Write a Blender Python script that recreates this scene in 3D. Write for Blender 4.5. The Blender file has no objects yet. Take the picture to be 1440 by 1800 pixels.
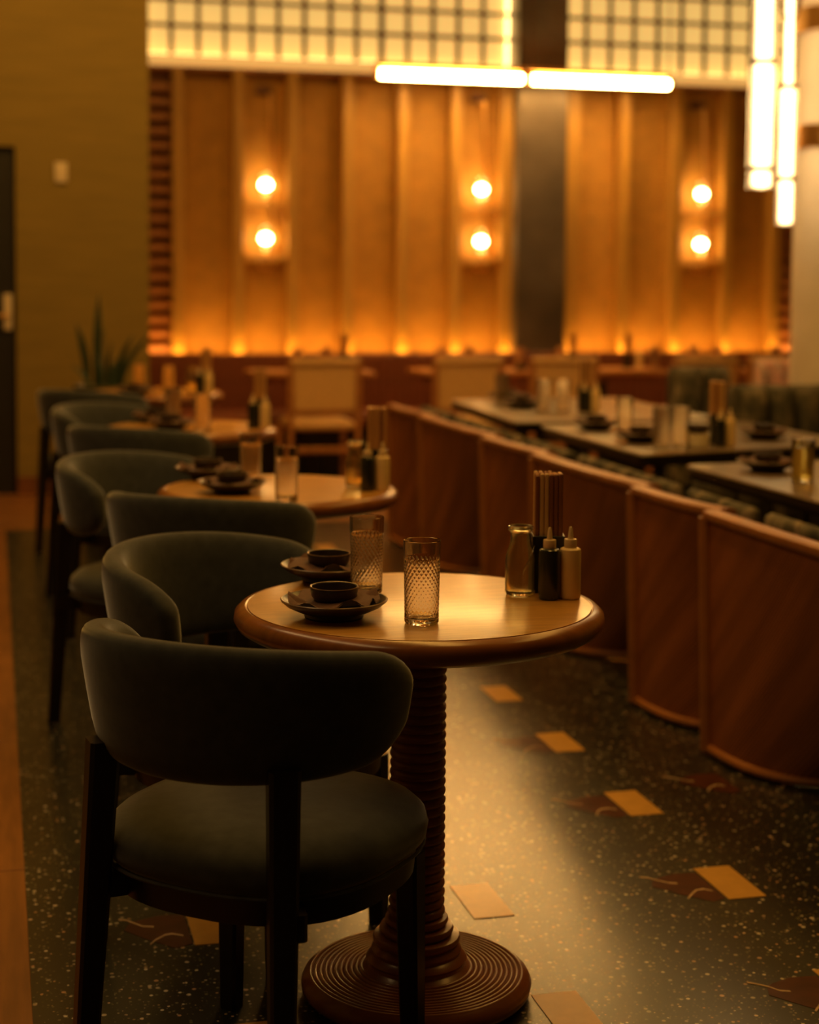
import bpy, math, random
from mathutils import Vector, Matrix
R = math.radians; PI = math.pi
random.seed(7)
sc = bpy.context.scene
col = sc.collection

# ------------------------------------------------------------------ camera
cd = bpy.data.cameras.new('camera'); cam = bpy.data.objects.new('camera', cd); col.objects.link(cam); sc.camera = cam
H, FPX, YAW, PITCH, ROLL, SY = 1.3644, 2931.26, .2457, .0693, .008, -213.13
fxv = Vector((math.sin(YAW), math.cos(YAW), 0)); rv = Vector((math.cos(YAW), -math.sin(YAW), 0)); uv = Vector((0, 0, 1))
Fv = fxv*math.cos(PITCH) - uv*math.sin(PITCH); Uv = uv*math.cos(PITCH) + fxv*math.sin(PITCH)
Rv = rv*math.cos(ROLL) + Uv*math.sin(ROLL); Vv = Uv*math.cos(ROLL) - rv*math.sin(ROLL)
cam.matrix_world = Matrix(((Rv.x, Vv.x, -Fv.x, 0), (Rv.y, Vv.y, -Fv.y, 0), (Rv.z, Vv.z, -Fv.z, H), (0, 0, 0, 1)))
cd.sensor_fit = 'AUTO'; cd.sensor_width = 36; cd.lens = 36*FPX/1800; cd.shift_y = SY/1800
cd.clip_start = .05; cd.clip_end = 60
cd.dof.use_dof = True; cd.dof.focus_distance = 2.85; cd.dof.aperture_fstop = cd.lens/1000/.0235

# ------------------------------------------------------------------ world, exposure, ceiling lamps, added wall fill
w = bpy.data.worlds.new('world'); sc.world = w; w.use_nodes = True
w.node_tree.nodes['Background'].inputs[0].default_value = (1, .55, .2, 1)
w.node_tree.nodes['Background'].inputs[1].default_value = .01
sc.view_settings.view_transform = 'Standard'; sc.view_settings.look = 'None'
sc.view_settings.gamma = 1; sc.view_settings.use_curve_mapping = False
sc.view_settings.exposure = 0.0
WARM = (1, .49, .085)
def area(name, loc, rot, sx, sy, power, color=WARM, spread=180):
    l = bpy.data.lights.new(name, 'AREA'); l.shape = 'RECTANGLE'; l.size = sx; l.size_y = sy; l.energy = power; l.color = color
    l.spread = R(spread)
    o = bpy.data.objects.new(name, l); col.objects.link(o); o.location = loc; o.rotation_euler = rot
    return o
area('ceiling_light_aisle', (1.3, 6.0, 3.9), (0, 0, 0), .5, 7, 78)
area('ceiling_light_booths', (3.3, 5.5, 3.9), (0, 0, 0), .8, 6, 48)
area('ceiling_light_left', (-.9, 3.8, 3.9), (0, 0, 0), .5, 5, 34, (1, .60, .22))
area('added_wall_fill', (-.1, 8.7, 3.9), (R(40), 0, 0), 2.0, .15, 28)  # added unseen lamp to brighten the left wall, angled away from floor reflections

# ------------------------------------------------------------------ materials
MATS = {}
def nt(name):
    m = bpy.data.materials.new(name); m.use_nodes = True
    t = m.node_tree; b = t.nodes['Principled BSDF']; MATS[name] = m
    return m, t, b
def C4(c): return (c[0], c[1], c[2], 1)
def noise(t, scale, detail=3, vec=None, stretch=None, rough=.55):
    n = t.nodes.new('ShaderNodeTexNoise'); n.inputs['Scale'].default_value = scale; n.inputs['Detail'].default_value = detail; n.inputs['Roughness'].default_value = rough
    tc = t.nodes.new('ShaderNodeTexCoord'); mp = t.nodes.new('ShaderNodeMapping'); t.links.new(tc.outputs['Object'], mp.inputs[0]); t.links.new(mp.outputs[0], n.inputs[0])
    if stretch: mp.inputs['Scale'].default_value = stretch
    return n
def ramp(t, src, stops):
    r = t.nodes.new('ShaderNodeValToRGB'); e = r.color_ramp.elements
    while len(e) < len(stops): e.new(.5)
    for i, (p, c) in enumerate(stops): e[i].position = p; e[i].color = C4(c)
    t.links.new(src, r.inputs[0]); return r
def bump(t, b, src, strength, dist=.002):
    bp = t.nodes.new('ShaderNodeBump'); bp.inputs['Strength'].default_value = strength; bp.inputs['Distance'].default_value = dist
    t.links.new(src, bp.inputs['Height']); t.links.new(bp.outputs[0], b.inputs['Normal'])
def plain(name, c, rough=.5, metal=0, var=.25, scale=20, stretch=None, coat=0, bmp=0, sheen=0, spec=.5):
    m, t, b = nt(name)
    n = noise(t, scale, 4, stretch=stretch)
    lo = tuple(x*(1-var) for x in c); hi = tuple(min(1, x*(1+var)) for x in c)
    r = ramp(t, n.outputs[0], [(.3, lo), (.7, hi)]); t.links.new(r.outputs[0], b.inputs['Base Color'])
    b.inputs['Roughness'].default_value = rough; b.inputs['Metallic'].default_value = metal
    b.inputs['Coat Weight'].default_value = coat; b.inputs['Coat Roughness'].default_value = .15
    b.inputs['Specular IOR Level'].default_value = spec
    if sheen: b.inputs['Sheen Weight'].default_value = sheen; b.inputs['Sheen Roughness'].default_value = .35; b.inputs['Sheen Tint'].default_value = (.9, .9, .9, 1)
    if bmp: bump(t, b, n.outputs[0], bmp)
    return m
def emis(name, c, s, base=(.8, .7, .5)):
    m, t, b = nt(name); b.inputs['Base Color'].default_value = C4(base); b.inputs['Emission Color'].default_value = C4(c); b.inputs['Emission Strength'].default_value = s
    n = noise(t, 3, 2); r = ramp(t, n.outputs[0], [(.3, tuple(x*.9 for x in base)), (.7, base)]); t.links.new(r.outputs[0], b.inputs['Base Color'])
    return m
plain('velvet', (.060, .066, .068), .9, var=.18, scale=35, sheen=.8, bmp=.15, spec=.2)
plain('dark_wood', (.012, .008, .006), .35, var=.3, scale=8, stretch=(8, 8, 1), spec=.4)
plain('table_wood', (.27, .09, .018), .30, var=.22, scale=6, stretch=(1, 9, 1), coat=.35, bmp=.03)
plain('table_veneer', (.52, .26, .05), .30, var=.16, scale=6, stretch=(2, 14, 1), coat=.3)
plain('turned_wood', (.26, .085, .028), .34, var=.25, scale=14, coat=.3)
plain('booth_trim', (.34, .12, .025), .5, var=.2, scale=9, coat=.1)
plain('wall_fabric', (.42, .205, .03), .7, var=.12, scale=9, bmp=.1)
plain('fin_wood', (.44, .23, .042), .45, var=.15, scale=4, stretch=(6, 6, .5))
plain('slat_wood', (.34, .13, .04), .45, var=.2, scale=6)
plain('pillar_metal', (.13, .10, .075), .42, metal=.6, var=.35, scale=2, bmp=.05)
plain('left_wall', (.24, .165, .035), .8, var=.1, scale=2.5, stretch=(1, 1, 9), bmp=.15)
plain('ceiling_paint', (.10, .07, .04), .9, var=.1)
plain('door_black', (.012, .009, .007), .5)
plain('banquette_red', (.20, .055, .022), .5, var=.2, scale=8)
plain('plank', (.32, .13, .03), .38, var=.22, scale=5, stretch=(8, .8, 1), coat=.2)
plain('plank_dark', (.18, .065, .018), .4, var=.22, scale=5, stretch=(.8, 8, 1), coat=.2)
plain('tile_yellow', (.62, .34, .07), .3, var=.08, scale=25, coat=.2)
plain('inlay_red', (.075, .02, .008), .3, var=.3, scale=30)
plain('inlay_cream', (.60, .42, .26), .3, var=.25, scale=60)
plain('stoneware', (.035, .026, .022), .32, var=.3, scale=60, coat=.2)
plain('stone_rim', (.20, .12, .06), .3, var=.3, scale=60)
plain('napkin', (.11, .043, .020), .85, var=.2, scale=150, sheen=.3)
plain('black_plastic', (.012, .012, .010), .35)
plain('sauce_dark', (.018, .022, .013), .25, coat=.4)
plain('cap_plastic', (.75, .55, .28), .35, var=.05)
plain('cream_plastic', (.92, .66, .28), .38, var=.05)
plain('bamboo', (.60, .30, .09), .5, var=.3, scale=40, stretch=(1, 1, .1))
plain('bamboo_dark', (.30, .11, .035), .5, var=.3, scale=40, stretch=(1, 1, .1))
plain('bamboo_pale', (.75, .48, .18), .5, var=.2, scale=40, stretch=(1, 1, .1))
plain('brass', (.75, .42, .13), .28, metal=1, var=.1)
plain('bar_metal', (.12, .045, .015), .5, metal=.3)
plain('column_plaster', (.78, .68, .60), .7, var=.1, scale=3, bmp=.1)
plain('chair_wood', (.42, .17, .05), .42, var=.2)
plain('chair_cane', (.68, .40, .14), .7, var=.15, scale=60)
plain('stone_top', (.19, .135, .09), .28, var=.2, scale=12, coat=.2)
plain('leaf', (.015, .035, .012), .45, var=.5, scale=14, stretch=(1, 1, 6))
plain('pot', (.10, .09, .04), .45, var=.3)
plain('switch', (.75, .62, .45), .4, var=.03)
plain('white_bowl', (.8, .68, .45), .35, var=.03)
emis('bulb', (1, .62, .2), 75, (1, .8, .5))
emis('tube', (1, .56, .16), 85); emis('inner_tube', (1, .68, .30), 8)
emis('sill_glow', (1, .52, .13), .7, (.45, .25, .08))
emis('led', (1, .48, .075), 48)
emis('pane_glow', (1, .60, .165), .78, (.5, .4, .2))
emis('window_led', (1, .62, .2), 7)
def glass(name, c=(1, .97, .9), rough=.02, ior=1.45):
    m, t, b = nt(name); b.inputs['Transmission Weight'].default_value = 1; b.inputs['Roughness'].default_value = rough; b.inputs['IOR'].default_value = ior
    n = noise(t, 30, 2); r = ramp(t, n.outputs[0], [(.2, tuple(x*.97 for x in c)), (.8, c)]); t.links.new(r.outputs[0], b.inputs['Base Color'])
glass('clear_glass'); glass('bottle_glass', (.96, .97, .80), .09); glass('frosted_glass', (1, .93, .8), .22); glass('tube_glass', (1, .96, .88), .25, 1.3); glass('yellow_drink', (.95, .85, .25), .15, 1.33)
# booth panel: diagonal reeding
m, t, b = nt('booth_veneer')
tc = t.nodes.new('ShaderNodeTexCoord'); mp = t.nodes.new('ShaderNodeMapping'); mp.inputs['Rotation'].default_value = (R(45), 0, 0)
wv = t.nodes.new('ShaderNodeTexWave'); wv.bands_direction = 'Z'; wv.inputs['Scale'].default_value = 34; wv.inputs['Distortion'].default_value = .3
t.links.new(tc.outputs['Object'], mp.inputs[0]); t.links.new(mp.outputs[0], wv.inputs[0])
n = noise(t, 5, 3, stretch=(1, 4, 4)); mx = t.nodes.new('ShaderNodeMix'); mx.data_type = 'RGBA'
mp2 = t.nodes.new('ShaderNodeMapping'); mp2.vector_type = 'POINT'; mp2.inputs['Scale'].default_value = (1, .25, 3.2); t.links.new(mp.outputs[0], mp2.inputs[0]); t.links.new(mp2.outputs[0], n.inputs[0])
r1 = ramp(t, wv.outputs[1], [(.2, (.19, .052, .014)), (.8, (.40, .125, .032))]); r2 = ramp(t, n.outputs[0], [(.35, (.16, .043, .011)), (.65, (.46, .145, .038))])
mx.inputs[0].default_value = .45; t.links.new(r1.outputs[0], mx.inputs[6]); t.links.new(r2.outputs[0], mx.inputs[7]); t.links.new(mx.outputs[2], b.inputs['Base Color'])
b.inputs['Roughness'].default_value = .42; bump(t, b, wv.outputs[1], .4, .002)
# terrazzo
m, t, b = nt('terrazzo')
tc = t.nodes.new('ShaderNodeTexCoord')
prev = None
base = ramp(t, noise(t, 1.3, 4).outputs[0], [(.3, (.006, .009, .008)), (.7, (.014, .018, .015))])
prev = base.outputs[0]
for s, th, off, stops in ((74, .19, 0, [(0, (.75, .66, .52)), (.45, (.35, .32, .25)), (.8, (.65, .36, .2)), (1, (.9, .85, .72))]), (120, .2, 3.3, [(0, (.22, .2, .12)), (.5, (.10, .11, .06)), (1, (.42, .3, .16))])):
    v = t.nodes.new('ShaderNodeTexVoronoi'); v.inputs['Scale'].default_value = s; v.inputs['Randomness'].default_value = 1
    mp = t.nodes.new('ShaderNodeMapping'); mp.inputs['Location'].default_value = (off, off, 0); t.links.new(tc.outputs['Object'], mp.inputs[0]); t.links.new(mp.outputs[0], v.inputs[0])
    sep = t.nodes.new('ShaderNodeSeparateColor'); t.links.new(v.outputs['Color'], sep.inputs[0])
    ml = t.nodes.new('ShaderNodeMath'); ml.operation = 'MULTIPLY'; ml.inputs[1].default_value = th*2; 
    pw = t.nodes.new('ShaderNodeMath'); pw.operation = 'POWER'; pw.inputs[1].default_value = 2.2; t.links.new(sep.outputs[0], pw.inputs[0]); t.links.new(pw.outputs[0], ml.inputs[0])
    lt = t.nodes.new('ShaderNodeMath'); lt.operation = 'LESS_THAN'; t.links.new(v.outputs['Distance'], lt.inputs[0]); t.links.new(ml.outputs[0], lt.inputs[1])
    cr = ramp(t, sep.outputs[1], stops); mx = t.nodes.new('ShaderNodeMix'); mx.data_type = 'RGBA'
    t.links.new(lt.outputs[0], mx.inputs[0]); t.links.new(prev, mx.inputs[6]); t.links.new(cr.outputs[0], mx.inputs[7]); prev = mx.outputs[2]
t.links.new(prev, b.inputs['Base Color']); b.inputs['Roughness'].default_value = .34; b.inputs['Coat Weight'].default_value = 1; b.inputs['Coat Roughness'].default_value = .27; b.inputs['Specular IOR Level'].default_value = .35
# mottled shaggy upholstery
for nm, cs in (('mottled_plush', [(.3, (.02, .02, .013)), (.48, (.08, .07, .045)), (.58, (.15, .12, .08)), (.72, (.38, .30, .21))]), ('pink_mottle', [(.3, (.12, .08, .05)), (.45, (.7, .5, .42)), (.6, (.75, .35, .25)), (.7, (.85, .75, .65))])):
    m, t, b = nt(nm); n = noise(t, 14 if nm[0] == 'm' else 26, 4, stretch=(1, 1, .5)); r = ramp(t, n.outputs[0], cs); t.links.new(r.outputs[0], b.inputs['Base Color']); b.inputs['Roughness'].default_value = .9
    bump(t, b, n.outputs[0], .6, .01)

# ------------------------------------------------------------------ mesh helpers
class MB:
    def __init__(s): s.v = []; s.f = []
    def add(s, vs, fs, M=None):
        k = len(s.v); s.v += [tuple(M @ Vector(p)) if M else tuple(p) for p in vs]; s.f += [tuple(i+k for i in f) for f in fs]; return s
    def box(s, c, d, bev=.003, M=None):
        hx, hy, hz = d[0]/2, d[1]/2, d[2]/2; b = min(bev, hx*.9, hy*.9, hz*.9)
        vs = []; idx = {}
        for sx in (-1, 1):
            for sy in (-1, 1):
                for sz in (-1, 1):
                    for a in range(3):
                        q = [hx-b, hy-b, hz-b]; q[a] += b
                        idx[(sx, sy, sz, a)] = len(vs); vs.append((c[0]+sx*q[0], c[1]+sy*q[1], c[2]+sz*q[2]))
        fs = []
        def k(a, o): return idx[(o[0], o[1], o[2], a)]
        for a in range(3):
            u, v2 = [(1, 2), (2, 0), (0, 1)][a]
            for sg in (-1, 1):
                q = []
                for (p, r_) in ((-1, -1), (1, -1), (1, 1), (-1, 1)):
                    o = [0, 0, 0]; o[a] = sg; o[u] = p; o[v2] = r_; q.append(k(a, o))
                fs.append(q if sg > 0 else q[::-1])
            for p in (-1, 1):
                for r_ in (-1, 1):          # edge along axis a between faces u and v2
                    o1 = [0, 0, 0]; o1[u] = p; o1[v2] = r_; o2 = list(o1); o1[a] = -1; o2[a] = 1
                    q = [k(u, o1), k(u, o2), k(v2, o2), k(v2, o1)]
                    fs.append(q if p*r_ < 0 else q[::-1])
        for sx in (-1, 1):
            for sy in (-1, 1):
                for sz in (-1, 1):
                    q = [idx[(sx, sy, sz, a)] for a in range(3)]
                    fs.append(q if sx*sy*sz > 0 else q[::-1])
        return s.add(vs, fs, M)
    def lathe(s, prof, n=32, c=(0, 0, 0), M=None, caps=True):   # prof: (r, z) from bottom to top on the outside
        vs = []; fs = []
        for (r, z) in prof:
            for i in range(n):
                a = 2*PI*i/n; vs.append((c[0]+r*math.cos(a), c[1]+r*math.sin(a), c[2]+z))
        for j in range(len(prof)-1):
            for i in range(n):
                i2 = (i+1) % n; fs.append((j*n+i, j*n+i2, (j+1)*n+i2, (j+1)*n+i))
        if caps and prof[0][0] > 1e-6: fs.append(tuple(range(n))[::-1])
        if caps and prof[-1][0] > 1e-6: fs.append(tuple((len(prof)-1)*n+i for i in range(n)))
        return s.add(vs, fs, M)
    def loft(s, rings, closed=True, caps=True):      # list of equal-length rings
        n = len(rings[0]); vs = [p for r_ in rings for p in r_]; fs = []
        for j in range(len(rings)-1):
            for i in range(n if closed else n-1):
                i2 = (i+1) % n; fs.append((j*n+i, j*n+i2, (j+1)*n+i2, (j+1)*n+i))
        if caps and closed: fs.append(tuple(range(n))[::-1]); fs.append(tuple((len(rings)-1)*n+i for i in range(n)))
        return s.add(vs, fs)
    def tube(s, pts, r, n=8):
        rings = []; pts = [Vector(p) for p in pts]
        for i, p in enumerate(pts):
            d = (pts[min(i+1, len(pts)-1)] - pts[max(i-1, 0)]).normalized(); a = Vector((0, 0, 1)) if abs(d.z) < .9 else Vector((1, 0, 0))
            x = d.cross(a).normalized(); y = d.cross(x).normalized(); rr = r[i] if isinstance(r, (list, tuple)) else r
            rings.append([tuple(p + (x*math.cos(2*PI*k/n) - y*math.sin(2*PI*k/n))*rr) for k in range(n)])
        return s.loft([q[::-1] for q in rings])
    def beam(s, a, b, w0, d0, w1, d1, rot=0, bev=.25):   # tapered bar with chamfered corners from a to b, horizontal sections
        def ring(p, w_, d_):
            q = []
            for sx, sy in ((1, 1), (-1, 1), (-1, -1), (1, -1)):
                e = bev*min(w_, d_)/2
                pr = [(sx*(w_/2), sy*(d_/2-e)), (sx*(w_/2-e), sy*(d_/2))]
                if sx*sy < 0: pr = pr[::-1]
                q += pr
            return [(p[0]+x*math.cos(rot)-y*math.sin(rot), p[1]+x*math.sin(rot)+y*math.cos(rot), p[2]) for x, y in q]
        return s.loft([ring(a, w0, d0), ring(b, w1, d1)])
    def build(s, name, mat, parent=None, smooth=True, loc=None, rz=0):
        me = bpy.data.meshes.new(name); me.from_pydata(s.v, [], s.f); me.materials.append(MATS[mat])
        if smooth:
            me.polygons.foreach_set('use_smooth', [True]*len(me.polygons))
            me.update()
            try: me.set_sharp_from_angle(angle=R(38))
            except Exception: pass
        me.update()
        o = bpy.data.objects.new(name, me); col.objects.link(o); o.parent = parent
        if loc: o.location = loc
        o.rotation_euler.z = rz
        return o
def tag(o, label=None, cat=None, group=None, kind=None):
    if label: o['label'] = label
    if cat: o['category'] = cat
    if group: o['group'] = group
    if kind: o['kind'] = kind
    return o
def empty(name, loc=(0, 0, 0), rz=0, **k):
    o = bpy.data.objects.new(name, None); col.objects.link(o); o.location = loc; o.rotation_euler.z = rz; o.empty_display_size = .05
    return tag(o, **k)
KIDS = {}
def kids(o): return [c for c in bpy.data.objects if c.parent == o]
def dup(o, loc=None, rz=None, label=None, group=None, parent=None):
    if o.name not in KIDS: KIDS[o.name] = [(c, kids(c)) for c in kids(o)]
    r = o.copy(); col.objects.link(r); r.parent = parent
    if loc is not None: r.location = loc
    if rz is not None: r.rotation_euler.z = rz
    if label: r['label'] = label
    if group: r['group'] = group
    elif 'group' in r and label: pass
    for c, gs in KIDS[o.name]:
        d = c.copy(); col.objects.link(d); d.parent = r
        for g in gs:
            e = g.copy(); col.objects.link(e); e.parent = d
    return r
def struct(o): o['kind'] = 'structure'; return o
first = {}
def put(key, make, loc, rz, label, group=None):
    if key not in first:
        o = make(); first[key] = o; o.location = loc; o.rotation_euler.z = rz; o['label'] = label
        if group: o['group'] = group
        KIDS[o.name] = [(c, kids(c)) for c in kids(o)]
        return o
    r = dup(first[key], loc, rz, label)
    if group: r['group'] = group
    elif 'group' in r: del r['group']
    return r

# ------------------------------------------------------------------ room shell
D = 11.5
struct(MB().box((2, 4.25, -.05), (8.6, 15.5, .1), 0).build('floor', 'terrazzo', smooth=False))
floor = bpy.data.objects['floor']
struct(MB().box((2, 4.25, 4.25), (8.6, 15.5, .1), 0).build('ceiling', 'ceiling_paint', smooth=False))
wb = struct(MB().box((2, D+.11, 2.1), (8.6, .2, 4.2), 0).build('wall_back', 'slat_wood', smooth=False))
struct(MB().box((6.25, 4.25, 2.1), (.1, 15.5, 4.2), 0).build('wall_right', 'left_wall', smooth=False))
struct(MB().box((-2.25, 4.25, 2.1), (.1, 15.5, 4.2), 0).build('wall_side', 'left_wall', smooth=False))
struct(MB().box((2, -3.45, 2.1), (8.6, .1, 4.2), 0).build('wall_front', 'left_wall', smooth=False))
# left facing wall with door opening
wl = MB().box((.545, 10.95, 2.1), (.80, 1.09, 4.2), 0)
wl.box((-.35, 10.95, 3.16), (.99, 1.09, 2.08), 0).box((-1.52, 10.95, 2.1), (1.35, 1.09, 4.2), 0)
struct(wl.build('wall_left', 'left_wall', smooth=False))
dr = struct(MB().box((-.35, 10.47, 1.055), (.98, .05, 2.11), .004).build('door_1', 'door_black', smooth=False))
MB().box((.095, 10.435, 1.12), (.05, .012, .22), .004).build('handle_plate', 'switch', dr)
MB().tube([(.095, 10.43, 1.1), (.095, 10.38, 1.1), (-.02, 10.38, 1.1)], .009).build('door_handle', 'brass', dr)
struct(MB().box((.545, 10.39, .06), (.80, .02, .12), .003).build('baseboard_left', 'plank_dark', smooth=False))
s = MB().box((.415, 10.393, 1.969), (.075, .014, .12), .004).build('light_switch', 'switch'); tag(s, 'small pale light switch plate on the olive left wall', 'light switch')
MB().box((.415, 10.384, 1.969), (.03, .008, .05), .002).build('rocker', 'switch', s)

# wall_back: fins, panels, slats
fins = [1.225, 1.635, 2.01, 2.395, 2.785, 3.17, 3.545, 4.03, 4.43, 4.83, 5.23, 5.62]
ZL, ZT = .80, 2.74
for i, x in enumerate(fins):
    wd = .075 if i not in (6, 7) else .10
    MB().box((x, D-.085, (ZL+ZT)/2), (wd, .17, ZT-ZL), .004).build('fin', 'fin_wood', wb, False)
pairs = [(fins[i], fins[i+1]) for i in range(len(fins)-1) if i != 6]
for a, b_ in pairs:
    MB().box(((a+b_)/2, D-.012, (ZL+ZT)/2), (b_-a-.075, .022, ZT-ZL), .002).build('wall_panel', 'wall_fabric', wb, False)
for x0, x1 in ((.96, 1.185), (5.66, 5.93)):
    proto = None
    for k in range(20):
        z = ZL+.05+k*.098
        if z > ZT-.03: break
        if proto is None: proto = MB().box((0, 0, 0), (x1-x0, .09, .05), .004).build('slat', 'slat_wood', wb, False); o = proto
        else: o = proto.copy(); col.objects.link(o)
        o.location = ((x0+x1)/2, D-.05, z)
struct(MB().box((5.99, D-.1, 1.8), (.09, .2, 3.6), .004).build('trim_1', 'slat_wood', smooth=False))
pl = struct(MB().box((3.765, D-.14, 2.1), (.365, .28, 4.2), .006).build('pillar', 'pillar_metal', smooth=False))
# sill / cornice light
sill = MB().box((2.27, D-.10, 2.79), (2.62, .17, .075), .01).build('sill_light', 'sill_glow'); tag(sill, 'long dimly glowing amber ledge light under the left grid window', 'ledge light')
sill2 = MB().box((4.98, D-.10, 2.79), (2.04, .17, .075), .01).build('sill_light', 'sill_glow'); tag(sill2, 'shorter glowing amber ledge light under the right grid window', 'ledge light')
struct(MB().box((3.48, D-.08, 2.742), (5.1, .15, .022), .003).build('trim_2', 'slat_wood', smooth=False))
# grid windows
WZ0, WZ1 = 2.835, 4.05
def window(name, x0, x1, first_bar):
    wn = struct(empty(name, ((x0+x1)/2, D, WZ0)))
    ox, oz = (x0+x1)/2, WZ0
    xs = [x0] + [first_bar+i*.1822 for i in range(40) if x0 < first_bar+i*.1822 < x1-.03] + [x1]
    zs = [WZ0] + [3.026+i*.172 for i in range(9) if 3.026+i*.172 < WZ1] + [WZ1]
    for i in range(len(xs)-1):
        for j in range(len(zs)-1):
            MB().box(((xs[i]+xs[i+1])/2-ox, -.01, (zs[j]+zs[j+1])/2-oz), (xs[i+1]-xs[i]-.004, .012, zs[j+1]-zs[j]-.004), .001).build('pane', 'pane_glow', wn, False)
    for x in xs[1:-1]: MB().box((x-ox, -.10, (WZ1-WZ0)/2), (.030, .02, WZ1-WZ0), .002).build('glazing_bar', 'bar_metal', wn, False)
    for z in zs[1:-1]: MB().box((0, -.116, z-oz), (x1-x0, .012, .026), .002).build('cross_bar', 'bar_metal', wn, False)
    MB().box((0, -.045, .004), (x1-x0-.02, .03, .012), .002).build('light_strip', 'window_led', wn, False)
    for x in (x0+.012, x1-.012): MB().box((x-ox, -.045, (WZ1-WZ0)/2), (.012, .03, WZ1-WZ0-.03), .002).build('light_strip', 'window_led', wn, False)
window('window_1', .955, 3.58, 1.186); window('window_2', 3.95, 5.94, 4.14)

# ledge LED and banquette
led = MB().box((3.45, D-.235, .795), (5.0, .02, .02), .002).build('led_strip', 'led'); tag(led, 'hidden amber light strip behind the banquette ledge, washing the wall', 'light strip')
bq = empty('banquette', (3.45, 11.1, 0), label='long reddish-brown ribbed banquette along the glowing back wall', cat='banquette')
MB().box((0, .10, .41), (5.0, .06, .80), .004).build('backrest', 'banquette_red', bq, False)
MB().box((0, .115, .815), (5.0, .07, .022), .004).build('top_rail', 'banquette_red', bq, False)
MB().box((0, -.17, .40), (5.0, .46, .10), .03).build('seat', 'banquette_red', bq)
MB().box((0, -.13, .175), (4.98, .36, .35), .004).build('plinth', 'dark_wood', bq, False)
p0 = MB().lathe([(.026, 0), (.026, .34)], 8).build('rib', 'banquette_red', bq); p0.location = (-2.46, .075, .452)
for k in range(1, 88):
    q = p0.copy(); col.objects.link(q); q.location = (-2.46+k*.0565, .075, .452)

# ------------------------------------------------------------------ floor inlays and planks
def poly(pts, z0=.0, z1=.0016):
    n = len(pts); m_ = MB()
    ar = sum(pts[i][0]*pts[(i+1) % n][1]-pts[(i+1) % n][0]*pts[i][1] for i in range(n))
    if ar < 0: pts = pts[::-1]
    return m_.loft([[(x, y, z0) for x, y in pts], [(x, y, z1) for x, y in pts]])
TW, TL = .0892, .195
tiles = [(1.561, 3.299), (1.561, 3.88), (1.561, 4.46), (1.561, 5.04), (.983, 2.736), (.983, 3.317), (.39, 3.31), (.39, 2.74), (1.561, 2.72), (1.561, 8.0), (1.561, 6.8), (.983, 6.5), (1.561, 6.2)]
def inlay_shape(x, y, seed):
    rnd = random.Random(seed)
    a = [(x-.005, y+.17), (x-.06, y+.175), (x-.12, y+.15), (x-.135, y+.11), (x-.09, y+.05), (x-.04, y-.005), (x-.004, y+.01)]
    MB.build(poly(a, 0, .0008), 'inlay_fragment', 'inlay_red', floor, False)
    for k in range(2):
        cx, cy = x-.115+k*.06+rnd.uniform(-.01, .01), y+.14-k*.10; pts = [(cx+.035*q+rnd.uniform(-.004, .004), cy+.028*math.sin(q*1.7+k)*(1 if k else -1)) for q in (-1, -.5, 0, .5, 1)]
        up = [(px, py+.007) for px, py in pts]
        MB.build(poly(up+pts[::-1], 0, .0013), 'inlay_vein', 'inlay_cream', floor, False)
for i, (x, y) in enumerate(tiles):
    MB.build(poly([(x, y), (x+TW, y), (x+TW, y+TL), (x, y+TL)]), 'inlay_tile', 'tile_yellow', floor, False)
    if i in (0, 1, 2, 6, 8): inlay_shape(x, y, i)
inlay_shape(1.93, 4.0, 31)
for k, y in enumerate([1.2, 2.1, 2.98, 3.82, 4.9, 6.0, 7.1, 8.2]):
    y1 = ([1.2, 2.1, 2.98, 3.82, 4.9, 6.0, 7.1, 8.2, 9.0])[k+1]
    for j in range(4):
        MB().box((.062-.075-j*.152, (y+y1)/2, .001), (.148, y1-y-.004, .006), .001).build('floor_plank', 'plank', floor, False)
for k in range(9):
    for j in range(3):
        MB().box((-.6+j*1.9+.3*(k % 2), 9.09+k*.162, .001), (1.894, .158, .006), .001).build('floor_plank', 'plank_dark' if k % 2 else 'plank', floor, False)

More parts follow.
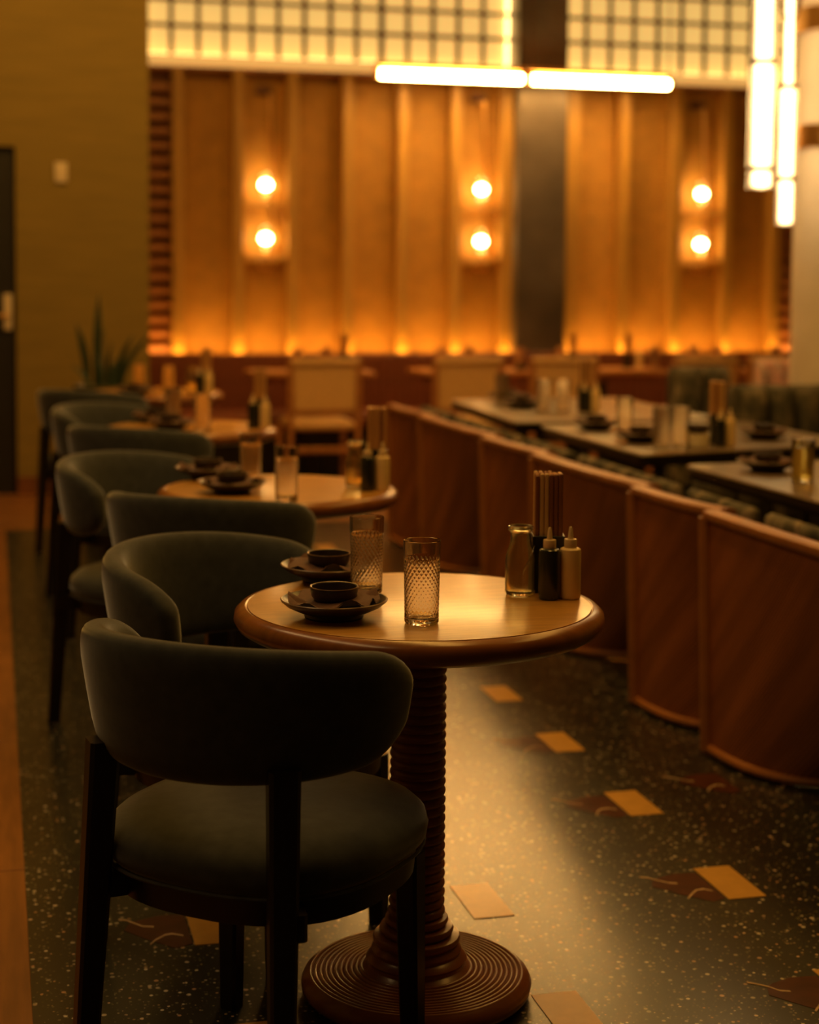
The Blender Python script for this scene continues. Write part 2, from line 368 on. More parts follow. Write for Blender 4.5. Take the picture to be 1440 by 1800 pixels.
# ------------------------------------------------------------------ armchairs
def chair():
    t_ = empty('armchair', cat='chair', group='green velvet armchairs')
    # local frame: sitter faces +Y; origin on floor under seat centre
    def bp(u):
        mx = R(95); a = u*mx; au = abs(a)
        s_ = (1-abs(u))*mx*.29                      # distance from the free end
        e1 = 1-min(1, s_/.12); e2 = 1-min(1, s_/.125)
        zt = .804-.015*au**2-.062*(1-math.sqrt(max(0, 1-e1**2.2))); zb = .578+.006*au**2+.080*(1-math.sqrt(max(0, 1-e2**2.2)))
        zc = (zt+zb)/2; hh = (zt-zb)/2; e3 = 1-min(1, s_/.022); th = .029*max(.06, math.sqrt(max(0, 1-e3*e3)))
        return a, zc, hh, th
    rings = []; NU = 72
    for i in range(NU+1):
        u = -1+2*i/NU; u = math.copysign(1-(1-abs(u))**1.7, u); a, zc, hh, th = bp(u); ring = []
        for k in range(28):
            q = 2*PI*k/28; c_, s_ = math.cos(q), math.sin(q)
            rr = (abs(c_)**(2/2.6))*math.copysign(1, c_)*th; zz = (abs(s_)**(2/4.2))*math.copysign(1, s_)*hh
            z = zc+zz; rad = .250+rr+.16*(z-.70)
            ring.append((rad*math.sin(a)*1.03, -rad*math.cos(a), z))
        rings.append(ring)
    MB().loft(rings).build('backrest', 'velvet', t_)
    def sq(r, n=2.5, N=48, sy=1):
        o = []
        for k in range(N):
            q = 2*PI*k/N; c_, s_ = math.cos(q), math.sin(q)
            o.append((r*math.copysign(abs(c_)**(2/n), c_), sy*r*math.copysign(abs(s_)**(2/n), s_)))
        return o
    rings = []
    for (r, z) in ((.236, .398), (.247, .401), (.256, .412), (.259, .43), (.254, .448), (.238, .464), (.205, .475), (.15, .482), (.08, .485), (.01, .486)):
        rings.append([(x, y+.035, z) for x, y in sq(r)])
    st_ = MB().loft(rings).build('seat', 'velvet', t_)
    pts = [(x, y+.035, .399) for x, y in sq(.252)]; MB().tube(pts+[pts[0]], .0035, 6).build('piping', 'velvet', st_)
    MB().loft([[(x, y+.035, z) for x, y in sq(r)] for r, z in ((.222, .345), (.236, .35), (.240, .396))]).build('seat_frame', 'dark_wood', t_)
    for sx in (-1, 1):
        MB().beam((sx*.190, .212, 0), (sx*.184, .205, .36), .034, .034, .044, .044).build('leg', 'dark_wood', t_)
        m_ = MB(); m_.beam((sx*.190, -.232, 0), (sx*.170, -.196, .612), .036, .036, .050, .050, rot=sx*R(40)); m_.build('leg', 'dark_wood', t_)
        MB().beam((sx*.17, -.175, .350), (sx*.17, -.175, .392), .04, .10, .04, .10, rot=sx*R(40)).build('corner_block', 'dark_wood', t_)
    return t_
W = YAW
def hd(deg_cam): return -(R(deg_cam)+W)     # heading clockwise from the camera's forward
G = 'green velvet armchairs'
put('chair', chair, (0.426, 2.728, 0), hd(27), 'green-grey velvet armchair in the foreground, its rounded back turned to the viewer')
put('chair', chair, (0.5, 3.37, 0), hd(120), 'green-grey velvet armchair behind the foreground one, curved inside of its back showing')
put('chair', chair, (0.58, 4.411, 0), hd(22), 'green velvet armchair with its back turned, before the second round table')
put('chair', chair, (0.472, 5.088, 0), hd(120), 'green velvet armchair left of the second round table, hollow of its back showing')
put('chair', chair, (.562, 6.354, 0), hd(22), 'blurred green armchair with its back turned, before the third round table')
put('chair', chair, (0.527, 7.116, 0), hd(120), 'blurred green armchair left of the third round table, rounded top edge lit')
put('chair', chair, (0.503, 8.338, 0), hd(22), 'farthest dark green armchair, in front of the potted snake plant')

# ------------------------------------------------------------------ round tables
RT = .347
def table():
    t_ = empty('round_table', cat='table', group='round wooden tables')
    n = 96
    MB().lathe([(.10, .700), (.30, .700), (.325, .703), (.340, .712), (.347, .725), (.345, .738), (.336, .7465), (.326, .7495), (.323, .7480)], n).build('tabletop', 'table_wood', t_)
    MB().lathe([(.3215, .7470), (.3215, .7498), (.3195, .7500)], n).build('veneer', 'table_veneer', t_)
    pr = []
    z = .045; 
    prof = []
    zs = []
    # column ribs
    zz = .100
    while zz < .70:
        r0 = .050 + .006*max(0, (zz-.62)/.08)
        if zz < .16: r0 += .03*((.16-zz)/.06)**1.6
        h = .0178
        for k in range(6):
            q = k/6; prof.append((r0+.0062*abs(math.sin(PI*q))**.6-.003, zz+h*q))
        zz += h
    prof = [(.105, .052), (.100, .056), (.094, .060), (.093, .066), (.096, .071), (.090, .078), (.084, .082), (.086, .089), (.080, .097)] + prof
    MB().lathe([(r, min(z, .7005)) for r, z in prof], 64).build('column', 'turned_wood', t_)
    bp_ = [(.195, 0), (.208, .004), (.217, .014), (.2195, .026), (.215, .036), (.2065, .042)]
    r = .2065; N = 11; st = (.2065-.100)/N
    for k in range(N):
        for j in range(1, 7):
            q = j/6; bp_.append((r-st*q, .040+.006*abs(math.sin(PI*q))**.6+.010*(k/N)**2))
        r -= st
    bp_.append((.04, .045))
    MB().lathe(bp_, 96).build('base', 'turned_wood', t_)
    return t_
tabs = [((.774, 2.998, 0), 'nearest round wooden table, sharp in focus, on a ribbed column'), ((.796, 4.72, 0), 'second round wooden table from the viewer, slightly blurred'),
        ((.772, 6.68, 0), 'third round wooden table, blurred, left of centre'), ((.824, 8.70, 0), 'farthest round table in the row, beside the snake plant')]
for p, l in tabs: put('table', table, p, 0, l)
TZ = .75

# ------------------------------------------------------------------ tableware
def tumbler():
    N = 144; M_ = 96; h = .148; rings = []
    rings.append([(.0275*math.cos(2*PI*i/N), .0275*math.sin(2*PI*i/N), 0) for i in range(N)])
    for j in range(M_+1):
        z = .004+(h-.004)*j/M_; q = j/M_; rb = .0305+.0028*q
        amp = 0 if (z > .118 or z < .014) else min(1, (z-.014)/.006, (.118-z)/.006)
        ring = []
        for i in range(N):
            a = 2*PI*i/N; u = 24*a/(2*PI)+z*85; v = 24*a/(2*PI)-z*85
            d = max(abs(u-math.floor(u)-.5), abs(v-math.floor(v)-.5))*2
            rr = rb-amp*.0013*d
            ring.append((rr*math.cos(a), rr*math.sin(a), z))
        rings.append(ring)
    for rr, z in ((.0326, h+.0008), (.0318, h), (.0305, h*.7), (.0292, .03), (.0283, .014), (.024, .0105), (.001, .010)):
        rings.append([(rr*math.cos(2*PI*i/N), rr*math.sin(2*PI*i/N), z) for i in range(N)])
    o = MB().loft(rings).build('tumbler', 'clear_glass'); tag(o, cat='glass'); return o
def frosted():
    o = MB().lathe([(.027, 0), (.0305, .003), (.033, .146), (.0325, .148), (.0318, .147), (.029, .012), (.02, .01), (0, .01)], 32).build('tumbler', 'frosted_glass'); tag(o, cat='glass'); return o
def carafe():
    pr = [(.022, 0), (.027, .002), (.0295, .008), (.0295, .070), (.027, .083), (.0215, .098), (.0195, .108), (.0195, .122), (.0240, .126), (.0252, .130), (.0240, .1345), (.0215, .135), (.0205, .131), (.0172, .122), (.0172, .108), (.0192, .096), (.0245, .082), (.0268, .07), (.0268, .010), (.02, .006), (0, .006)]
    o = empty('glass_bottle', cat='bottle')
    MB().lathe(pr, 40).build('body', 'bottle_glass', o)
    # raised emblem: leafy sprig on the front
    m_ = MB()
    for k in range(5):
        a = -PI/2+(-.35+.16*k); z = .045+.008*k
        m_.tube([(.0297*math.cos(a), .0297*math.sin(a), z), (.0299*math.cos(a+.12), .0299*math.sin(a+.12), z+.014), (.0297*math.cos(a+.3), .0297*math.sin(a+.3), z+.02)], .0008, 5)
    m_.build('embossed_sprig', 'clear_glass', o)
    return o
def squeeze(dark):
    def f():
        o = empty('sauce_bottle', cat='bottle')
        MB().lathe([(.017, 0), (.0197, .002), (.0203, .006), (.0203, .090), (.0195, .095), (.0165, .0975), (.012, .098)], 32).build('body', 'sauce_dark' if dark else 'cream_plastic', o)
        cp = MB().lathe([(.0118, .097), (.0122, .098), (.0122, .113), (.0115, .1145), (.0062, .115)], 28).build('cap', 'cap_plastic', o)
        MB().lathe([(.0058, .1145), (.0050, .120), (.0030, .136), (.0018, .138), (.0001, .138)], 16).build('nozzle', 'cap_plastic', cp)
        return o
    return f
def holder():
    o = empty('chopstick_holder', cat='holder'); m_ = MB()
    w_, h_, t_ = .062, .112, .0025
    for sx in (-1, 1):
        m_.box((sx*(w_/2-t_/2), 0, h_/2), (t_, w_, h_), .0005).box((0, sx*(w_/2-t_/2), h_/2), (w_-2*t_, t_, h_), .0005)
    m_.build('wall_panel', 'black_plastic', o, False); MB().box((0, 0, .002), (w_-.001, w_-.001, .004), .0005).build('base', 'black_plastic', o, False)
    return o
def plate():
    o = empty('plate', cat='plate')
    MB().lathe([(.052, 0), (.054, .004), (.052, .009), (.066, .013), (.085, .022), (.0955, .031), (.0965, .0335), (.094, .0345), (.084, .027), (.066, .0185), (.050, .015), (.001, .015)], 56).build('body', 'stoneware', o)
    MB().lathe([(.0950, .0325), (.0968, .0335), (.0952, .0350), (.0932, .0345)], 56, caps=False).build('rim', 'stone_rim', o)
    return o
def napkin():
    m_ = MB(); NR, NA = 9, 48; rings = []
    for j in range(NR+1):
        q = j/NR; ring = []
        for i in range(NA):
            a = 2*PI*i/NA
            ext = .074+.013*abs(math.cos(2*a+.3))**1.5
            r = q*ext; 
            z = .0175+.0135*max(0, (r-.035)/.045)+q**2*.009*math.cos(7*a+.6)+q**2*.005*math.sin(3*a)
            z = max(z, .0165+.32*max(0, r-.05)+.0012)
            ring.append((r*math.cos(a), r*math.sin(a), z))
        rings.append(ring)
    up = [[(x, y, z+.003) for x, y, z in r_] for r_ in rings]
    m_.loft(rings[::-1][:-1] + up[1:], caps=False) if False else m_.loft([r_ for r_ in rings[1:][::-1]] + [r_ for r_ in up[1:]])
    o = m_.build('napkin', 'napkin'); tag(o, cat='napkin'); return o
def bowl():
    o = empty('bowl', cat='bowl')
    MB().lathe([(.026, 0), (.034, .003), (.041, .012), (.0435, .026), (.043, .029), (.0405, .028), (.038, .013), (.03, .007), (.001, .006)], 40).build('body', 'stoneware', o)
    MB().lathe([(.0428, .0272), (.0440, .0282), (.0432, .0296), (.0415, .0292)], 40, caps=False).build('rim', 'stone_rim', o)
    return o
def setting(x, y, which, g=None, z=TZ, rz=0):
    put('plate', plate, (x, y, z), rz, 'dark stoneware plate under napkin and bowl, '+which, g)
    put('napkin', napkin, (x, y, z), rz, 'folded brown cloth napkin on the plate, '+which, g)
    put('bowl', bowl, (x, y, z+.0275), rz, 'small dark sauce bowl on the napkin, '+which, g)
STK = {}
def sticks(x, y, which, rz, n=6, z=TZ, hgt=.225):
    for nm in ('bamboo', 'bamboo_dark', 'bamboo_pale'):
        if nm not in STK:
            o = MB().box((0, 0, hgt/2), (.0082, .0078, hgt), .0018).build('chopstick', nm, None, False); STK[nm] = [o, False]
    rnd = random.Random(int(x*100))
    for i in range(n):
        for j in range(n):
            nm = rnd.choice(['bamboo', 'bamboo', 'bamboo_dark', 'bamboo_pale']) 
            s_ = STK[nm]
            if not s_[1]: o = s_[0]; s_[1] = True
            else: o = s_[0].copy(); col.objects.link(o)
            lx, ly = (i-(n-1)/2)*.0092+rnd.uniform(-.0003, .0003), (j-(n-1)/2)*.0092
            o.location = (x+lx*math.cos(rz)-ly*math.sin(rz), y+lx*math.sin(rz)+ly*math.cos(rz), z+.0045+rnd.uniform(0, .004)); o.rotation_euler = (0, 0, rz)
            tag(o, 'wooden chopstick packed upright in the black holder '+which, 'chopstick', 'chopsticks in the holder '+which)
def condiments(px, which, pts, n=6):
    b_, d_, c_, h_ = pts
    if b_: put('carafe', carafe, (*b_, TZ), .2, 'short clear glass bottle with a thick lip, '+which)
    put('sq_dark', squeeze(True), (*d_, TZ), 0, 'dark sauce squeeze bottle with pale nozzle cap, '+which)
    put('sq_cream', squeeze(False), (*c_, TZ), 0, 'cream-coloured squeeze bottle with pointed nozzle, '+which)
    put('holder', holder, (*h_, TZ), -W, 'black square chopstick holder, '+which)
    sticks(h_[0], h_[1], which, -W, n)
# table 1
setting(.592, 2.905, 'front one on the nearest table', rz=.4); setting(.653, 3.26, 'rear one on the nearest table', rz=2.0)
put('tumbler', tumbler, (.699, 3.118, TZ), 0, 'cut-glass tumbler on the nearest table, beside the rear plate')
put('tumbler', tumbler, (.733, 2.822, TZ), .1, 'cut-glass tumbler standing alone at the middle of the nearest table')
condiments(0, 'on the nearest table', ((.986, 3.040), (1.026, 2.985), (1.068, 2.985), (1.050, 3.068)))
# table 2
setting(.651, 4.638, 'front one on the second table', rz=1); setting(.626, 4.985, 'rear one on the second table', rz=.2)
put('tumbler', tumbler, (.733, 4.83, TZ), 0, 'left of the two tumblers on the second round table')
put('tumbler', tumbler, (.772, 4.44, TZ), .1, 'right of the two tumblers on the second round table')
condiments(0, 'on the second table', ((1.019, 4.698), (1.035, 4.61), (1.079, 4.612), (1.080, 4.692)))
# table 3
setting(.682, 6.595, 'front one on the third table'); setting(.651, 6.90, 'rear one on the third table')
put('frosted', frosted, (.712, 6.79, TZ), 0, 'farther of the two pale tumblers on the third round table')
put('frosted', frosted, (.791, 6.45, TZ), .1, 'nearer of the two pale tumblers on the third round table')
condiments(0, 'on the third table', (None, (1.005, 6.57), (1.052, 6.56), (1.045, 6.64)), 5)
# table 4
setting(.70, 8.47, 'on the farthest round table')
put('frosted', frosted, (.73, 8.60, TZ), 0, 'leftmost pale tumbler on the farthest round table')
put('frosted', frosted, (.865, 8.45, TZ), .1, 'middle pale tumbler on the farthest round table')
condiments(0, 'on the farthest round table', ((1.00, 8.60), (1.03, 8.53), (1.075, 8.53), (1.075, 8.61)), 5)

# ------------------------------------------------------------------ booth partitions
def booth(y0, y1, inset, label, pads=(), xt=1.965, xb=1.985):
    t_ = empty('booth_partition', (xt, y0, 0), label=label, cat='booth', group='curved veneer booth partitions')
    L = y0-y1; NS = 26; NZ = 14; ZB, ZP = .012, .685
    def P(s_, q, off=0):       # s_ 0..1 along, q 0 bottom .. 1 top
        th = s_*PI/2; ya = -.42*math.sin(th)**.8 if s_ > 0 else 0
        xa = inset*(1-(max(0, 1-abs(ya/.42)**3))**(1/3))
        yt = -L*s_; xt_ = .055*s_**3
        k = (1-q)**1.15
        return ((xb-xt)*(1-q)+xt_*(1-k)+xa*k+off, yt*(1-k)+ya*k, ZB+(ZP-ZB)*q)
    g = lambda off: [[P(i/NS, j/NZ, off) for j in range(NZ+1)] for i in range(NS+1)]
    A, B = g(0), g(.035); rings = [a+b_[::-1] for a, b_ in zip(A, B)]
    MB().loft(rings).build('veneer_panel', 'booth_veneer', t_)
    # cap
    rings = []
    for i in range(NS+1):
        x, y, z = P(i/NS, 1); ring = []
        for k in range(12):
            a = 2*PI*k/12; ring.append((x+.016+.030*math.copysign(abs(math.cos(a))**.7, math.cos(a)), y, .690+.017*math.copysign(abs(math.sin(a))**.7, math.sin(a))))
        rings.append(ring)
    MB().loft([r_[::-1] for r_ in rings][::-1] if False else rings).build('cap', 'booth_trim', t_)
    # leading post and bottom rail follow the outline
    pts = [P(0, q/10, -.002) for q in range(10, -1, -1)]; MB().tube(pts, .021, 10).build('post', 'booth_trim', t_)
    pts = [P(i/NS, .012, -.002) for i in range(NS+1)]; MB().tube(pts, .013, 8).build('bottom_rail', 'booth_trim', t_)
    return t_
BOOTHS = [(8.26, 7.62, .40, 'farthest curved reddish veneer booth partition, at the far end of the aisle'),
    (7.60, 6.60, .45, 'wide curved booth partition behind the second round table, left of the stepped cap'),
    (6.57, 5.93, .40, 'middle booth partition whose top edge starts right of the second table'),
    (5.91, 4.93, .45, 'wide veneer booth partition directly behind the chopstick holder'),
    (4.91, 4.37, .40, 'narrow booth partition second from the right edge, curved foot'),
    (4.355, 3.25, .45, 'nearest booth partition at the right edge, diagonal grain and rounded foot')]

# booth tables, pads, seats
def slab(name, pts, z0, z1, mat, parent, off=(0, 0)):
    n = len(pts); P_ = [(x-off[0], y-off[1]) for x, y in pts]
    ar = sum(P_[i][0]*P_[(i+1) % n][1]-P_[(i+1) % n][0]*P_[i][1] for i in range(n))
    if ar < 0: P_ = P_[::-1]
    Q = []
    for i in range(n):      # round corners
        a, b_, c_ = Vector(P_[i-1]), Vector(P_[i]), Vector(P_[(i+1) % n]); r = .05
        u, v = (a-b_).normalized()*r, (c_-b_).normalized()*r
        for q in (0, .25, .5, .75, 1): Q.append(tuple(b_+u*(1-q)**2+v*q**2))
    cx = sum(p[0] for p in Q)/len(Q); cy = sum(p[1] for p in Q)/len(Q)
    def ins(d): return [(x+(cx-x)*d/math.hypot(cx-x, cy-y), y+(cy-y)*d/math.hypot(cx-x, cy-y)) for x, y in Q]
    rings = [[(x, y, z) for x, y in ins(d)] for d, z in ((.01, z0), (0, z0+.008), (0, z1-.006), (.006, z1))]
    return MB().loft(rings).build(name, mat, parent)
def btable(pts, label):
    cx = sum(p[0] for p in pts)/len(pts); cy = sum(p[1] for p in pts)/len(pts)
    t_ = empty('booth_table', (cx, cy, 0), label=label, cat='table')
    slab('tabletop', pts, .737, TZ, 'stone_top', t_, (cx, cy)); slab('edge_band', [(cx+(x-cx)*.985, cy+(y-cy)*.985) for x, y in pts], .705, .739, 'dark_wood', t_, (cx, cy))
    MB().lathe([(.20, 0), (.21, .01), (.20, .025), (.05, .035), (.038, .06), (.038, .66), (.07, .69), (.10, .706)], 32).build('pedestal', 'dark_wood', t_)
btable([(2.20, 5.08), (2.21, 3.85), (3.05, 3.85), (3.05, 5.13)], 'nearest booth table at the right edge, holding a yellow drink')
btable([(2.178, 5.375), (2.96, 5.57), (3.15, 5.62), (3.15, 6.60), (2.186, 6.53)], 'middle booth table with its pale corner pointing at the aisle')
btable([(2.135, 6.68), (3.1, 6.72), (3.1, 8.0), (2.20, 7.98)], 'farthest dark booth table beyond the middle one')
def plush(name, x0, x1, y0, y1, z0, z1, label, cat, mat='mottled_plush', chan=.13, base=None, host=None):
    t_ = host or empty(name, ((x0+x1)/2, (y0+y1)/2, 0), label=label, cat=cat)
    oo = Vector(((x0+x1)/2, (y0+y1)/2, 0)) - (host.location if host else Vector(((x0+x1)/2, (y0+y1)/2, 0)))
    alongx = (x1-x0) > (y1-y0); L = (x1-x0) if alongx else (y1-y0); n = max(1, round(L/chan)); T = (y1-y0) if alongx else (x1-x0)
    rad = T/2
    for k in range(n):
        c_ = -L/2+L*(k+.5)/n; hw = L/n/2; rings = []
        for (q, z) in ((.6, z0), (.92, z0+.02), (1, z0+.06), (1, z1-rad*.7), (.93, z1-rad*.35), (.75, z1-rad*.12), (.4, z1), (.05, z1+.004)):
            ring = []
            for i in range(16):
                a = 2*PI*i/16; u = hw*(.9+.1*q)*math.copysign(abs(math.cos(a))**.6, math.cos(a)); v = rad*q*math.copysign(abs(math.sin(a))**.6, math.sin(a))
                ring.append((c_+u, v, z) if alongx else (-v, c_+u, z))
            rings.append(ring)
        MB().loft(rings).build('plush_pad' if host else 'channel', mat, t_, loc=oo)
    if base: MB().box((0, 0, z0/2+.005), (L if alongx else T*.85, T*.85 if alongx else L, z0+.01), .004).build('base', base, t_, False)
    return t_
for b_ in BOOTHS:
    h_ = booth(*b_); plush('', 2.105, 2.165, b_[1]+.02, b_[0]-.05, .57, .698, '', '', chan=.2, host=h_)
plush('plush_divider', 2.32, 3.1, 5.16, 5.30, .30, .70, 'rounded mottled plush seat back between the near and middle booth tables', 'bench back', base='dark_wood')
plush('plush_chair', 3.32, 3.62, 7.72, 7.92, .30, .91, 'round-topped mottled grey-brown plush seat behind the farthest booth table', 'chair', base='dark_wood')
plush('plush_bench', 3.16, 4.7, 6.62, 6.87, .30, .89, 'long mottled dark plush bench at the right edge, before the pale column', 'bench back', base='dark_wood')
plush('cushion', 4.167, 4.405, 8.55, 8.66, .70, .905, 'mottled pink and white cushion above the plush bench, left of the pale column', 'cushion', mat='pink_mottle', chan=.07, base='dark_wood')
# booth tableware
setting(2.395, 4.85, 'on the nearest booth table beside the yellow drink'); 
def yellow():
    o = empty('drink_glass', cat='glass')
    MB().lathe([(.030, 0), (.0325, .003), (.0355, .128), (.035, .130), (.0342, .129), (.0315, .012), (.02, .010), (0, .010)], 32).build('glass_body', 'clear_glass', o)
    MB().lathe([(.02, .0104), (.0312, .0125), (.0336, .105), (.030, .1055), (0, .1055)], 32).build('drink', 'yellow_drink', o)
    return o
put('yellow', yellow, (2.376, 4.575, TZ), 0, 'tall glass of bright yellow drink on the nearest booth table')
setting(2.355, 6.30, 'rear left one on the middle booth table'); setting(2.347, 5.80, 'front left one on the middle booth table')
setting(2.86, 5.83, 'right one on the middle booth table')
put('frosted', frosted, (2.375, 6.04, TZ), 0, 'pale tumbler between two plates on the middle booth table')
put('frosted', frosted, (2.333, 5.57, TZ), 0, 'pale tumbler near the pointed corner of the middle booth table')
put('frosted', frosted, (2.41, 5.58, TZ), 0, 'right of the paired pale tumblers near the corner of the middle booth table')
wbw = MB().lathe([(.03, 0), (.040, .004), (.043, .05), (.0425, .052), (.039, .050), (.037, .008), (.001, .007)], 32).build('white_cup', 'white_bowl', loc=(2.475, 5.575, TZ)); tag(wbw, 'small pale cream cup beside the chopsticks on the middle booth table', 'cup')
bwl = put('bowl', bowl, (2.475, 5.575, TZ+.0535), 0, 'dark bowl resting on the pale cream cup, middle booth table')
condiments(0, 'on the middle booth table', (None, (2.575, 5.60), (2.62, 5.615), (2.60, 5.68)), 6)
setting(2.45, 7.80, 'rear one on the farthest booth table'); setting(2.40, 7.40, 'front one on the farthest booth table')
put('frosted', frosted, (2.36, 7.60, TZ), 0, 'pale tumbler at the left end of the farthest booth table')
put('frosted', frosted, (2.43, 7.19, TZ), 0, 'left of the paired pale tumblers on the farthest booth table')
put('frosted', frosted, (2.52, 7.18, TZ), 0, 'right of the paired pale tumblers on the farthest booth table')
condiments(0, 'on the farthest booth table', (None, (2.61, 7.14), (2.665, 7.14), (2.64, 7.22)), 5)

# ------------------------------------------------------------------ back row chairs and tables
def cane_chair():
    t_ = empty('cane_chair', cat='chair', group='wood framed chairs facing the banquette')
    for sx in (-1, 1):
        MB().beam((sx*.205, -.20, 0), (sx*.212, -.235, .845), .034, .036, .032, .034).build('rear_post', 'chair_wood', t_)
        MB().beam((sx*.205, .20, 0), (sx*.205, .20, .43), .03, .03, .036, .036).build('leg', 'chair_wood', t_)
        MB().box((sx*.205, 0, .20), (.022, .37, .025), .004).build('side_stretcher', 'chair_wood', t_)
    MB().box((0, -.235, .835), (.44, .036, .045), .012).build('top_rail', 'chair_cane', t_)
    MB().box((0, -.225, .675), (.385, .022, .27), .01).build('back_panel', 'chair_cane', t_)
    MB().box((0, -.222, .53), (.385, .026, .03), .006).build('lower_rail', 'chair_wood', t_)
    MB().box((0, .0, .445), (.40, .44, .055), .02).build('seat', 'chair_cane', t_)
    MB().box((0, -.2, .30), (.385, .022, .035), .004).build('back_stretcher', 'chair_wood', t_)
    MB().box((0, .2, .25), (.385, .022, .03), .004).build('front_stretcher', 'chair_wood', t_)
    return t_
for x, l in ((1.952, 'leftmost wood and cane chair with full back view, before the banquette'), (2.855, 'second wood and cane chair from the left, partly behind the farthest booth panel'),
             (3.482, 'wood and cane chair third from the left, before the dark pillar'), (4.444, 'cane-backed chair fourth from the left, behind the round plush seat'), (4.954, 'cane-backed chair nearest the pale column')):
    put('cane', cane_chair, (x, 10.12, 0), 0, l)
def btab():
    t_ = empty('square_table', cat='table', group='wooden tables along the banquette')
    MB().box((0, 0, .735), (.78, .44, .03), .008).build('tabletop', 'chair_wood', t_)
    MB().box((0, 0, .70), (.62, .32, .045), .003).build('apron', 'banquette_red', t_, False)
    MB().lathe([(.2, 0), (.2, .02), (.04, .035), (.035, .06), (.035, .68)], 24).build('pedestal', 'dark_wood', t_)
    return t_
bt = [(2.0, 'leftmost table by the banquette, behind the leftmost cane chair'), (3.10, 'second table from the left along the banquette'), (4.02, 'third table along the banquette, right of the dark pillar'), (5.0, 'rightmost table along the banquette, near the pale column')]
for x, l in bt: put('btab', btab, (x*.985, 10.50, 0), 0, l)
def small_holder():
    o = empty('chopstick_pot', cat='holder')
    MB().lathe([(.028, 0), (.03, .003), (.03, .10), (.027, .10), (.027, .01), (0, .01)], 20).build('pot_body', 'black_plastic', o)
    m_ = MB()
    for k in range(14):
        a = k*2.4; r = .005+.0013*k; m_.box((r*math.cos(a), r*math.sin(a), .120), (.007, .007, .215), .001)
    b_ = m_.build('chopstick_bundle', 'bamboo_dark', o, False); b_['kind'] = 'stuff'
    return o
for i, (x, w_) in enumerate([(1.90, 'leftmost on the leftmost banquette table'), (2.10, 'right one on the leftmost banquette table'), (2.86, 'left one on the second banquette table'), (3.06, 'middle one on the second banquette table'), (3.40, 'right end of the second banquette table'), (3.70, 'left end of the third banquette table'), (4.36, 'right end of the third banquette table'), (4.66, 'left one on the rightmost banquette table'), (4.82, 'second on the rightmost banquette table'), (5.27, 'right end of the rightmost banquette table')]):
    put('frosted', frosted, (x*.985, 10.40+.04*(i % 2), TZ), 0, 'blurred pale tumbler, '+w_)
for x, w_ in ((2.24, 'the leftmost banquette table'), (3.82, 'the third banquette table, beside the dark pillar'), (4.22, 'the third banquette table, its right half')):
    put('small_holder', small_holder, (x*.985, 10.54, TZ), 0, 'black pot of dark chopsticks on '+w_)
for x, w_ in ((3.50-.02, 'the right end of the second banquette table'), (3.95, 'the middle of the third banquette table'), (5.12, 'the rightmost banquette table')):
    put('bowl', bowl, (x*.985-.05, 10.46, TZ), 0, 'dark bowl on '+w_)
put('sq_cream', squeeze(False), (4.226, 10.50, TZ), 0, 'cream squeeze bottle beside the chopstick pot on the third banquette table')

# ------------------------------------------------------------------ potted plant
pp = empty('potted_snake_plant', (.60, 9.32, 0), label='dark snake plant with sword leaves in a low bowl planter, by the left wall', cat='plant')
MB().lathe([(.10, 0), (.10, .62), (.13, .66)], 28).build('stand', 'dark_wood', pp)
MB().lathe([(.11, .655), (.135, .67), (.165, .72), (.170, .745), (.160, .748), (.150, .735), (.01, .73)], 36).build('planter', 'pot', pp)
random.seed(5)
def leaf(x, y, h, lean, ang, w_, twist=0):
    m_ = MB(); rings = []
    for j in range(13):
        q = j/12; ww = w_*(.55+.9*q)*(1-q**3.2)+.001; cx = x+lean*q*q*math.cos(ang); cy = y+lean*q*q*math.sin(ang); z = .72+h*q; a = twist+q*.5
        dx, dy = math.cos(a)*ww, math.sin(a)*ww; nx, ny = -math.sin(a)*.004, math.cos(a)*.004
        rings.append([(cx-dx, cy-dy, z), (cx+nx, cy+ny, z), (cx+dx, cy+dy, z), (cx-nx*1, cy-ny*1-.001, z)])
    m_.loft(rings).build('leaf', 'leaf', pp)
for a in ((-.04, -.02, .52, .01, 0, .024, .3), (-.09, .0, .36, .06, PI, .018, -.2), (.02, .03, .26, .02, 0, .017, .5), (.06, -.02, .30, .10, .2, .017, .1), (.09, .02, .30, .16, 0, .016, -.3), (-.02, -.06, .20, .03, 2.6, .015, .2), (.03, -.07, .17, .04, .4, .015, 0), (-.08, -.05, .14, .10, 3, .013, .2), (.0, .06, .33, .03, 1.5, .016, .9)):
    leaf(*a[:5], a[5]*1.3, *a[6:])

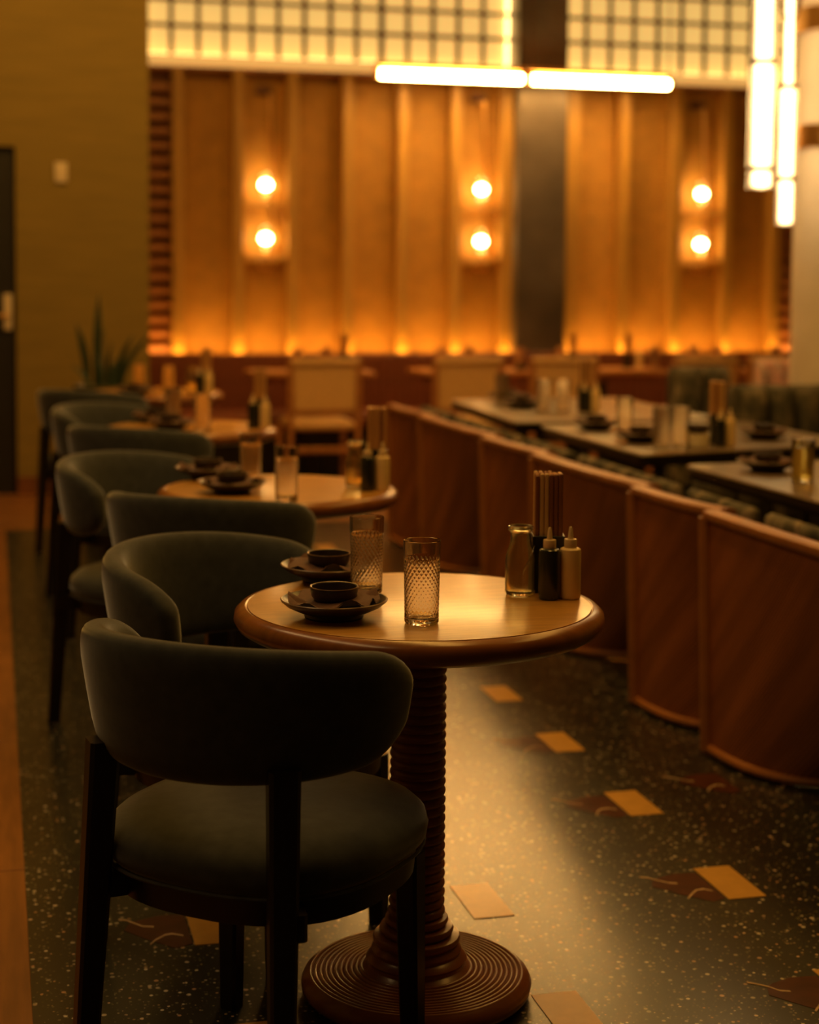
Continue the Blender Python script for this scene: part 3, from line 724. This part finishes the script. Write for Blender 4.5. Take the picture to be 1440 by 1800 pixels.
# ------------------------------------------------------------------ wall sconces
def sconce():
    t_ = empty('wall_sconce', cat='wall lamp', group='twin-bulb amber wall sconces')     # origin: wall plane at z 0
    MB().box((0, -.035, 2.62), (.11, .05, .055), .006).build('bracket', 'bar_metal', t_)
    pts = [(.035, -.06, 2.60), (.04, -.065, 2.4), (.045, -.07, 2.2), (.06, -.075, 2.04), (.085, -.08, 1.96), (.07, -.08, 1.86), (.05, -.08, 1.80), (.07, -.08, 1.70), (.09, -.08, 1.58), (.085, -.085, 1.46), (.04, -.085, 1.40), (-.03, -.085, 1.405), (-.045, -.085, 1.45)]
    MB().tube(pts, .010, 8).build('cord', 'brass', t_)
    for z in (1.97, 1.605):
        g_ = MB().lathe([(.012, -.085), (.030, -.075), (.045, -.045), (.062, -.005), (.066, .03), (.055, .064), (.03, .082), (.001, .088), ], 28, (0, -.13, z)).build('glass_shade', 'clear_glass', t_)
        so = MB().lathe([(.014, -.12), (.018, -.115), (.018, -.09), (.010, -.082), (.010, -.04)], 16, (0, -.13, z)).build('socket', 'brass', t_)
        MB().lathe([(.001, -.030), (.016, -.024), (.027, -.008), (.029, .008), (.022, .024), (.001, .033)], 24, (0, -.13, z)).build('bulb', 'bulb', so)
        MB().box((0, -.095, z-.125), (.30, .14, .014), .003).build('shelf', 'fin_wood', t_)
    return t_
put('sconce', sconce, (1.822, D-.024, 0), 0, 'leftmost twin-bulb wall sconce, its cord looped below the lower bulb')
put('sconce', sconce, (3.357, D-.024, 0), 0, 'middle twin-bulb wall sconce, left of the dark pillar')
put('sconce', sconce, (5.03, D-.024, 0), 0, 'rightmost twin-bulb wall sconce, right of the dark pillar')

# ------------------------------------------------------------------ horizontal tube lights
def tube_light():
    t_ = empty('tube_light', cat='tube light', group='bright horizontal tubes')
    M_ = Matrix.Rotation(PI/2, 4, 'Y')
    MB().lathe([(.01, -.51), (.024, -.505), (.030, -.49), (.030, .49), (.024, .505), (.01, .51)], 24, M=M_).build('diffuser', 'tube', t_)
    for s_ in (-1, 1): MB().lathe([(.026, 0), (.026, .03)], 20, M=Matrix.Translation((s_*.515-.015, 0, 0)) @ M_).build('end_cap', 'brass', t_)
    MB().box((0, 0, .062), (1.05, .05, .03), .003).build('mounting_rail', 'brass', t_, False)
    MB().box((0, .048, .02), (1.05, .012, .09), .003).build('added_back_shield', 'brass', t_, False)  # plate added behind the tube to keep its light off the wall
    for s_ in (-1, 1): MB().box((s_*.49, .012, .038), (.03, .03, .04), .003).build('bracket', 'bar_metal', t_, False)
    for s_ in (-1, 1): MB().lathe([(.005, .07), (.005, 1.50)], 8, (s_*.50, 0, 0)).build('suspension_rod', 'bar_metal', t_)
    return t_
put('tube', tube_light, (3.02, 10.95, 2.702), 0, 'bright white horizontal light tube, left of the pair across the dark pillar')
put('tube', tube_light, (4.09, 10.95, 2.702), 0, 'bright white horizontal light tube, right of the pair across the dark pillar')

# ------------------------------------------------------------------ vertical glass lights and column
def fluted(r, z0, z1, t_, nm='diffuser'):
    n = 48; rings = []
    for z in (z0, z1): rings.append([((r*(1+.05*(k % 2)))*math.cos(2*PI*k/n), (r*(1+.05*(k % 2)))*math.sin(2*PI*k/n), z) for k in range(n)])
    MB().lathe([(.01, z0+.006), (r*.5, z0+.008), (r*.5, z1-.008), (.01, z1-.006)], 20).build('lamp_core', 'inner_tube', t_)
    return MB().loft(rings).build(nm, 'tube_glass', t_)
t_ = empty('hanging_tube_light', (3.635, 7.5, 1.80), label='wide fluted vertical glass light hanging at the upper right', cat='hanging light')
fluted(.065, 0, .085, t_); fluted(.065, .10, .60, t_); fluted(.056, .615, 1.55, t_)
for z in (.085, .60): MB().lathe([(.068, z), (.070, z+.003), (.070, z+.012), (.068, z+.015)], 32).build('dark_ring', 'bar_metal', t_)
MB().lathe([(.012, 1.55), (.012, 2.4)], 12).build('stem', 'brass', t_)
t_ = empty('hanging_tube_light', (3.768, 7.5, 1.625), label='narrower fluted vertical glass light beside the pale column', cat='hanging light')
fluted(.046, 0, .215, t_); fluted(.046, .23, .66, t_); fluted(.026, .675, 1.1, t_)
for z in (.215, .66): MB().lathe([(.048, z), (.05, z+.003), (.05, z+.012), (.048, z+.015)], 32).build('dark_ring', 'bar_metal', t_)
MB().lathe([(.010, 1.1), (.010, 2.57)], 12).build('stem', 'brass', t_)
m_ = MB(); m_.tube([(.05*math.cos(2*PI*k/24), 0, 1.08+.09*math.sin(2*PI*k/24)) for k in range(25)], .008, 8); m_.build('looped_bracket', 'bar_metal', t_)
cl = struct(empty('column', (4.34, 7.75, 0)))
MB().lathe([(.36, 0), (.36, 4.2)], 64).build('shaft', 'column_plaster', cl)
for z in (2.075, 2.66): MB().lathe([(.360, z-.06), (.378, z-.058), (.378, z+.058), (.360, z+.06)], 64).build('brass_band', 'brass', cl)
